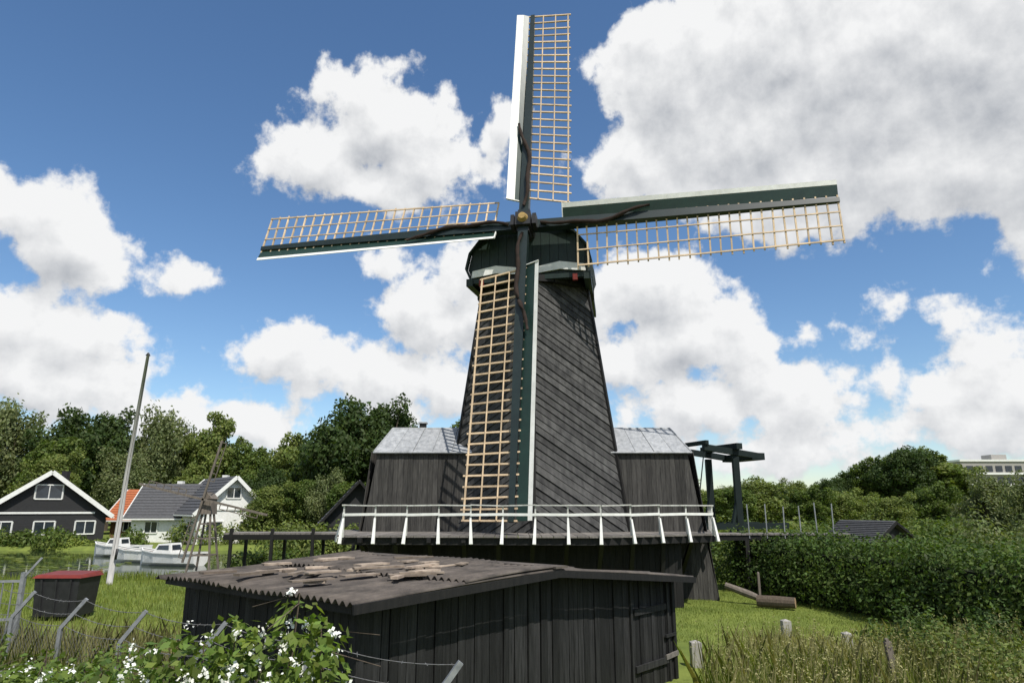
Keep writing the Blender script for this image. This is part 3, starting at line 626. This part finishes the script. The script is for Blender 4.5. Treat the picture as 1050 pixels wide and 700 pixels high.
def boat(name,c,L,W,rot,cabin):
    e=empty(name,(c[0],c[1],0)); mb=MB(); R=Matrix.Rotation(rot,3,'Z')
    def q(x,y,z): p=R@V((x,y,0)); return V((c[0]+p.x,c[1]+p.y,z))
    st=[(-0.5,0.80,0.62),(-0.2,1.0,0.58),(0.15,0.95,0.62),(0.38,0.6,0.72),(0.5,0.06,0.85)]; rows=[]
    for t,wf,hf in st:
        y=t*L; w_=W/2*wf; rows.append([q(-w_,y,hf),q(-w_*.85,y,0.05),q(-w_*.3,y,-.2),q(w_*.3,y,-.2),q(w_*.85,y,0.05),q(w_,y,hf)])
    for a,b in zip(rows[:-1],rows[1:]):
        for k in range(5): mb.add([a[k],a[k+1],b[k+1],b[k]],[(0,1,2,3)],0)
        mb.add([a[0]-V((0,0,.12)),a[5]-V((0,0,.12)),b[5]-V((0,0,.12)),b[0]-V((0,0,.12))],[(0,1,2,3)],1)
        for k in(0,5): mb.beam(a[k],b[k],0.07,0.05,0)
    mb.poly(rows[0],0)
    if cabin:
        lo=[q(-W*.3,-L*.1,.45),q(W*.3,-L*.1,.45),q(W*.25,L*.25,.5),q(-W*.25,L*.25,.5)]; hi=[q(-W*.26,-L*.06,1.15),q(W*.26,-L*.06,1.15),q(W*.2,L*.16,1.1),q(-W*.2,L*.16,1.1)]
        mb.hexa(lo+hi,0)
        for (i0,i1) in((0,1),(1,2),(2,3),(3,0)):
            a0=lo[i0].lerp(hi[i0],.45);a1=lo[i1].lerp(hi[i1],.45);b1=lo[i1].lerp(hi[i1],.85);b0=lo[i0].lerp(hi[i0],.85); cc_=(lo[0]+lo[2])/2; m_=(a0+a1)/2-cc_; m_.z=0; m_=m_.normalized()*0.02
            mb.poly([a0.lerp(a1,.12)+m_,a0.lerp(a1,.88)+m_,b0.lerp(b1,.88)+m_,b0.lerp(b1,.12)+m_],3)
    else:
        for t in(-.25,.1): mb.beam(q(-W*.42,L*t,.38),q(W*.42,L*t,.38),0.25,0.04,2)
    mb.done('hull',[M_white,M_plank,M_galv,M_glass],e)
boat('motor_boat',(-20.3,42.5),4.2,1.7,rad(75),True); boat('rowing_boat',(-23.6,45),3.2,1.4,rad(75),False); boat('motor_boat',(-27.5,50),4,1.7,rad(80),True)
db=empty('drawbridge',(10.9,36,0)); mb=MB(); M_teal=mat('bridge_paint',(0.010,0.018,0.018),(0.006,0.012,0.012),0.7,3,spec=0.25)
L_=V((0.93,0.36,0)); Wd=V((-0.36,0.93,0)); c0=V((10.9,36,0))
for s in(-1,1):
    b=c0+Wd*s*1.1
    mb.beam(b+V((0,0,0)),b+V((0,0,E+2.5)),0.30,0.30,0); mb.beam(b-L_*1.0+V((0,0,.6)),b+V((0,0,E+0.6)),0.14,0.14,0)
    p=b+V((0,0,E+2.65)); mb.beam(p-L_*1.9+V((0,0,0.28)),p+L_*1.6-V((0,0,.1)),0.22,0.30,0)
    mb.tube([p-L_*1.85+V((0,0,.2)),b-L_*2.6+V((0,0,E-0.9))],0.03,0,6)
    mb.beam(b-L_*3+V((0,0,E-0.9)),b+L_*3+V((0,0,E-0.9)),0.15,0.3,0)
mb.beam(c0-Wd*1.5+V((0,0,E+3.0)),c0+Wd*1.5+V((0,0,E+3.0)),0.35,0.30,0); mb.box(c0+L_*1.4+V((0,0,E+2.55)),(0.8,2.4,0.35),0,(L_,Wd,Zu)); mb.beam(c0-L_*1.8-Wd*1.3+V((0,0,E+3.15)),c0-L_*1.8+Wd*1.3+V((0,0,E+3.15)),0.2,0.2,0)
mb.done('frame',[M_teal],db)
mb=MB(); c=V((8.1,22.3,0.38)); d=V((.85,-.45,.0)); mb.tube([c-d*.55,c,c+d*.6],[0.17,0.18,0.16],0,12); mb.tube([c+d*.6,c+d*.606],0.155,1,12)
mb.done('cut_log',[M_bark,M_logend])
mb=MB(); c=V((7.6,23.4,0.5)); d=V((.75,-.35,-.28)); mb.tube([c-d*.8,c,c+d*.8],[0.10,0.12,0.09],0,10); mb.done('cut_log',[M_post,M_logend])
for k,(x,y,h,r) in enumerate(((3.62,14.5,0.42,0.10),(7.95,23.2,0.95,0.035),(6.6,17.6,0.35,0.10),(7.4,16.2,.3,.09))):
    mb=MB(); mb.box((x,y,0.1+h/2),(2*r,2*r,h+.2),0); mb.add([(x-r,y-r,h+.2),(x+r,y-r,h+.2),(x+r,y+r,h+.2),(x-r,y+r,h+.2),(x,y,h+.24)],[(0,1,4),(1,2,4),(2,3,4),(3,0,4)],0); mb.done('concrete_marker_post',[M_conc if k!=1 else M_post])
mb=MB(); mb.beam((5.75,11.0,0.2),(5.62,11.0,1.25),0.09,0.07,0); mb.beam((5.62,11.0,1.25),(5.61,11.0,1.29),0.05,0.04,0); mb.done('wooden_post',[M_post])

# ------------------------------------------------------------------ foliage
def tree_mesh(name,lm,seed,H=10,cr=3.6,ch=4.0,cz=6.0,nl=17000,nc=85,ls=0.17,droop=0.0):
    r=np.random.default_rng(seed); 
    dd_=nrm(r.normal(size=(nc,3))); cen=dd_*(r.uniform(0.15,1.0,(nc,1))**0.45)*0.85
    lob=1+0.26*np.sin(dd_[:,:1]*3+seed)*np.cos(dd_[:,1:2]*3+seed*2)+0.14*r.normal(size=(nc,1))
    cen=cen*np.array([cr,cr,ch])*lob+np.array([0,0,cz]); cen[:,2]=np.maximum(cen[:,2],1.3)
    rad_=r.uniform(0.45,1.15,nc)*cr/3.6
    which=r.choice(nc,nl,p=rad_**2/np.sum(rad_**2)); d=nrm(r.normal(size=(nl,3)))
    C=cen[which]+d*rad_[which][:,None]*r.uniform(0.5,1.15,(nl,1))
    C[:,2]-=droop*r.random(nl)**2*2
    out=nrm(d+0.6*nrm(C-np.array([0,0,cz])))+np.array([0,0,0.2])
    A=leaves(C,ls,out,0.7)
    mb=MB(); mb.tube([(0,0,-0.4),(0.05,0,cz*0.4),(0.1,0.05,cz),(0.05,0,cz+ch*0.5)],[0.30,0.22,0.14,0.05],0,8)
    for k in range(min(nc,22)):
        t=r.uniform(0.3,0.85); b=V((0.06,0,cz*t)); e_=V(cen[k]); m_=b.lerp(e_,0.5)+V((0,0,0.25)); mb.tube([b,m_,e_],[0.10,0.06,0.025],0,5)
    tv=np.array(mb.v); tf=[f for f in mb.f if len(f)==4]; TA=tv[np.array(tf)]
    AA=np.concatenate([A,TA]); mi=np.concatenate([np.zeros(len(A)),np.ones(len(TA))])
    return facemesh(name,AA,[lm,M_bark],mi,'mesh')
TR={'mid':[tree_mesh('crown_a',L_mid,1),tree_mesh('crown_b',L_mid,2,cr=3.2,ch=4.2)],
'dark':[tree_mesh('crown_c',L_dark,3),tree_mesh('crown_d',L_dark,4,cr=3.8,ch=3.8)],
'lite':[tree_mesh('crown_e',L_lite,5,cr=3.0,ch=4.3),tree_mesh('crown_f',L_lite,6,ch=4.0)],
'will':[tree_mesh('crown_g',L_will,8,cr=3.4,ch=4.2,ls=0.15,droop=0.8)]}
def tree(name,kind,x,y,h,wf=1.0):
    me=random.choice(TR[kind]); o=bpy.data.objects.new(name,me); s=h/10.2
    o.location=(x,y,float(gh(x,y))-0.1); o.scale=(s*wf,s*wf,s); o.rotation_euler=(0,0,random.uniform(0,6.28)); sc.collection.objects.link(o); return o
nm={'mid':'oak_tree','dark':'alder_tree','lite':'poplar_tree','will':'willow_tree'}
for k,x,y,h,wf in [('lite',-76,96,17.4,.9),('will',-68.5,94,18,.85),('dark',-61.5,96,16.6,.95),('mid',-57,88,12.8,1.0),('dark',-53,92,15.6,.9),('will',-47.5,94,16.9,.8),('lite',-42,95,16.4,.75),('mid',-38,97,13.0,.9),
 ('mid',-33.5,96,11.4,1.0),('lite',-29,92,13.2,.9),('mid',-24.5,90,12.4,.9),('dark',-17.2,70,14.0,.95),('dark',-12.8,71,13.8,.85),('mid',-20.5,72,9.8,.9),('mid',-6.6,82,13.4,.8),('mid',-9.5,75,11,.8),('will',-46,82,10,1.0),('lite',-52,78,9,1.0),('dark',-70,80,12,1.1),
 ('mid',21.8,70,5.4,1.5),('lite',25.5,72,6.0,1.5),('mid',29.5,70,5.4,1.4),('lite',33.5,72,4.8,1.5),('lite',37.5,74,4.4,1.6),
 ('lite',-21,60,5.0,1.1),('mid',-18,61,6,1.0),('will',-15.5,60,6.4,.9),('mid',-13.5,58,5.6,1.0),('dark',-24.0,68,7,1.0),('lite',-36,80,8,1.1),('will',31.5,46,5.4,1.1),('will',28.3,37,5.4,.9),('mid',36,60,5.4,1.2),('lite',30,56,4.0,1.3),
 ('dark',12,92,6.5,1.5),('mid',17,90,7.0,1.5),('lite',22,90,6.4,1.5)]:
    tree(nm[k],k,x,y,h,wf)
belt=empty('distant_treeline',(75,120,0))
for i in range(30):
    k=random.choice(['dark','dark','mid','lite']); x=40+i*2.5+random.uniform(-1,1); y=random.uniform(116,132); h=(6.2+5.4*sstep(57,64,x)-6.0*sstep(73,79,x)+random.uniform(-0.8,1.2))
    o=tree('belt_tree',k,x,y,float(h)-0.6,1.25 if x<74 else 1.8); o.parent=belt; o.matrix_parent_inverse=Matrix.Translation(-belt.location)
belt2=empty('distant_treeline',(-60,125,0))
for i in range(40):
    x=-110+i*4.4; y=random.uniform(118,130); o=tree('belt_tree',random.choice(['dark','mid','will']),x,y,random.uniform(9,12.5) if x<10 else random.uniform(5.5,7.5),1.5); o.parent=belt2; o.matrix_parent_inverse=Matrix.Translation(-belt2.location)

def shrub(name,lumps,n,ls,lm,mats=None,flower=0,bias=0.9):
    L=np.array(lumps,float); wgt=(L[:,3]*L[:,4]+L[:,3]*L[:,5]); wh=rng.choice(len(L),n,p=wgt/wgt.sum())
    d=nrm(rng.normal(size=(n,3))); k=rng.uniform(0.62,1.10,(n,1)); k=k*(1+0.14*np.sin(d[:,:1]*7+wh[:,None])*np.sin(d[:,2:3]*6+wh[:,None]*2))
    C=L[wh,:3]+d*L[wh,3:6]*k; g_=gh(C[:,0],C[:,1]); ok=C[:,2]>g_-0.05; C=C[ok]; d=d[ok]
    A=leaves(C,ls,d+np.array([0,0,.3]),bias)
    return C,d,A
def add_shrub(name,lumps,n,ls,lm):
    C,d,A=shrub(name,lumps,n,ls,lm); return facemesh(name,A,[lm])
def rl(x0,x1,y0,y1,z,r,n,rz=None):
    return [(random.uniform(x0,x1),random.uniform(y0,y1),z*random.uniform(.6,1),r*random.uniform(.6,1.2),r*random.uniform(.6,1.2),(rz or r)*random.uniform(.6,1.15)) for _ in range(n)]
add_shrub('garden_shrubs',rl(-50,-30,56.8,59,0.5,1.1,20),8000,0.14,L_mid)
add_shrub('garden_shrubs',rl(-30,-11,58,62,0.9,1.5,22),9000,0.14,L_lite)
add_shrub('yellow_flowering_shrub',rl(-20.8,-15.6,56.5,58,0.5,0.9,9),4500,0.10,L_yel)
add_shrub('waterside_bush',rl(-12.5,-8.2,31,36,0.6,0.8,12),8000,0.09,L_mid)
add_shrub('waterside_bush',rl(-13.0,-8.0,38,43,1.2,1.3,12),9000,0.11,L_lite)
add_shrub('waterside_bush',rl(-60,-28,57,58.2,0.3,0.7,30),8000,0.10,L_grass)
add_shrub('field_bushes',rl(15,40,40,62,1.0,1.9,46,1.5),30000,0.13,L_mid)
add_shrub('field_bushes',rl(14,34,32,46,0.7,1.4,34,1.1),26000,0.10,L_lite)
add_shrub('field_bushes',rl(7.5,16,34,48,1.0,1.6,18,1.5),14000,0.10,L_lite)
add_shrub('willow_shrub',rl(19.5,26,27,33,1.6,1.5,10,2.0),16000,0.09,L_will)
add_shrub('willow_shrub',rl(15.5,22,18,27,1.1,1.3,14,1.3),22000,0.07,L_will)
add_shrub('ivy_bush',rl(7.5,13.5,28.5,31,0.9,1.2,10,1.4),9000,0.08,L_mid)
path=[(7.9,27.6),(8.9,24.5),(9.7,21.5),(10.2,18.5),(10.5,15.5),(10.6,12.5),(10.8,10)]
lum=[]
for (a,b) in zip(path[:-1],path[1:]):
    for t in np.linspace(0,1,9):
        for off in(0.7,1.7,2.6):
            x=a[0]+(b[0]-a[0])*t+off+random.uniform(-.35,.2); y=a[1]+(b[1]-a[1])*t; 
            lum.append((x,y,0.75,0.8,0.7,0.75+random.uniform(-.1,.12))); lum.append((x+.1,y+.15,1.6,0.62,0.6,0.66+random.uniform(-.2,.26)))
C,d,A=shrub('h',lum,130000,0.060,L_hedge); 
facemesh('garden_hedge',A,[L_hedge])
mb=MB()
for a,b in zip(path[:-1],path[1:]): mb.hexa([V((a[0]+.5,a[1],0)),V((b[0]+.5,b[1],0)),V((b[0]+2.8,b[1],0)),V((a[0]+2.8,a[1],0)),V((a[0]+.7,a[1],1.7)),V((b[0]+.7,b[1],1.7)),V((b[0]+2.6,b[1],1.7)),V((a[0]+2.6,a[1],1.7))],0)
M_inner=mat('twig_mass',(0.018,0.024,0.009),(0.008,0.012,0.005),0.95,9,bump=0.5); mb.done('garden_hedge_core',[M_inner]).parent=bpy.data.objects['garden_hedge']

def blades(x0,x1,y0,y1,n,h0,h1,wd,mask=None,lean=0.35):
    x=rng.uniform(x0,x1,n); y=rng.uniform(y0,y1,n)
    if mask is not None: k=mask(x,y); x=x[k];y=y[k]
    n=len(x); z=gh(x,y)-0.02; h=rng.uniform(h0,h1,n); a=rng.uniform(0,6.28,n); l=h*rng.uniform(0.05,lean,n)
    b=np.stack([x,y,z],1); wv=np.stack([np.cos(a),np.sin(a),np.zeros(n)],1)*wd; lv=np.stack([-np.sin(a+rng.normal(size=n)),np.cos(a),np.zeros(n)],1)*l[:,None]
    m_=b+lv*0.35+np.array([0,0,1])*(h*0.55)[:,None]; t=b+lv+np.array([0,0,1])*h[:,None]
    return np.stack([b-wv,b+wv,m_+wv*0.7,t,m_-wv*0.7],1),t
notshed=lambda x,y:~((x>-6)&(x<4)&(y>7)&(y<17)&((x+1.7)*0.755-(y-7.6)*0.655<0.3))
A1,_=blades(2.5,11,12.5,30,70000,0.03,0.09,0.006,notshed)
A2,_=blades(-30,-4,10,31.5,70000,0.06,0.22,0.010,notshed)
A3,_=blades(-50,-9,30,33,9000,0.15,0.5,0.014)
facemesh('lawn_grass',A1,[L_grass]); facemesh('meadow_grass',A2,[L_grass]); facemesh('reeds',A3,[L_grass])
msk=lambda x,y:notshed(x,y)&(x>2.5+0.12*(y-8))&((np.sin(x*1.7+y)+np.sin(y*2.3-x))*0.5+rng.normal(size=len(x))*0.5>-0.3)
B1,t1=blades(2.2,12,5.5,12.6,24000,0.35,0.95,0.006,msk,0.5)
facemesh('tall_grass',B1,[L_grass])
B2,t2=blades(2.2,12,5.5,13.0,11000,0.55,1.15,0.004,msk,0.4)
tt=t2[rng.random(len(t2))<0.5]; k=7; S=np.repeat(tt,k,0)+rng.normal(size=(len(tt)*k,3))*np.array([.012,.012,.06]); 
seed_=leaves(S,0.018,np.tile(np.array([[0,0,1.]]),(len(S),1)),0.2,0.4)
st=facemesh('seeding_grass',B2,[L_dry]); o=facemesh('seed_heads',seed_,[L_dry]); o.parent=st
B5,_=blades(4,10.5,12.6,16.5,9000,0.2,0.6,0.005,lambda x,y:(x>4.4+rng.normal(size=len(x))*0.8)&(np.sin(x*2.1+y*1.3)>-0.2),0.5); facemesh('seeding_grass',B5,[L_dry])
add_shrub('nettle_patch',rl(3.8,6.5,7.5,9.8,0.55,0.4,14,0.45),9000,0.045,L_hedge)
add_shrub('nettle_patch',rl(6.4,10.2,8.5,12.5,0.9,0.5,22,0.6),14000,0.04,L_lite)
add_shrub('weeds_clump',rl(6.8,9.8,12.2,15.5,0.6,0.5,12,0.8),9000,0.04,L_hedge)

def bramble(name,lumps,n,nf_,ls=0.040):
    C,d,A=shrub(name,lumps,n,ls,L_bram,bias=1.0)
    e=facemesh(name,A,[L_bram])
    sel=np.where((d[:,2]>-0.2)&(d[:,1]<0.35))[0]; sel=rng.choice(sel,nf_); ctr=C[sel]+d[sel]*0.07
    k=14; P=np.repeat(ctr,k,0)+rng.normal(size=(nf_*k,3))*0.020; F=leaves(P,0.014,np.repeat(d[sel],k,0),1.0,0.8)
    o=facemesh('blossom',F,[L_flow]); o.parent=e
    mb=MB()
    for _ in range(46):
        l=random.choice(lumps); b=V((l[0]+random.uniform(-.3,.3),l[1]+random.uniform(-.3,.3),float(gh(l[0],l[1])))); a=random.uniform(0,6.28); r=random.uniform(.2,.5)
        tp=V((l[0],l[1],l[2]+l[5]*random.uniform(.8,1.25))); mb.tube([b,tp,tp+V((math.cos(a)*r,math.sin(a)*r,-0.1))],[.006,.005,.003],0,4,False)
    o=mb.done('stems',[M_bark]); o.parent=e
bl=[]
for x,y,zt,r in((-1.20,4.6,2.50,.20),(-1.38,4.7,2.62,.18),(-1.62,4.8,2.44,.24),(-1.85,4.9,2.50,.18),(-2.1,5.0,2.30,.28),(-2.4,5.2,2.34,.24),(-2.8,5.4,2.16,.33),(-3.3,5.7,2.05,.33),(-3.9,6.0,1.95,.4),(-1.5,4.5,2.1,.3),(-2.1,4.7,2.0,.35),(-2.6,5.0,1.95,.35),(-1.1,4.5,2.05,.2),(-3.1,5.2,1.8,.35)):
    bl.append((x,y,zt-r,r,r,r)); bl.append((x,y,zt-2.2*r,r*1.15,r*1.15,r*1.3)); bl.append((x,y,zt-3.6*r,r*1.25,r*1.2,r*1.3))
bramble('bramble_bush',bl,13500,230)
bl=[(random.uniform(-7.6,-3.6),random.uniform(6.2,8.8),random.uniform(.9,1.6),.42,.42,.42) for _ in range(30)]
bramble('bramble_bush',bl,17000,150)
B3,_=blades(-9,-1.0,4.2,10.5,26000,0.5,1.3,0.006,lambda x,y:notshed(x,y)&(y>3.6-0.55*x*0.9),0.45); facemesh('tall_grass',B3,[L_grass])
B4,_=blades(-14,-5,8,14,16000,0.4,1.1,0.007,None,0.4); facemesh('tall_grass',B4,[L_dry])
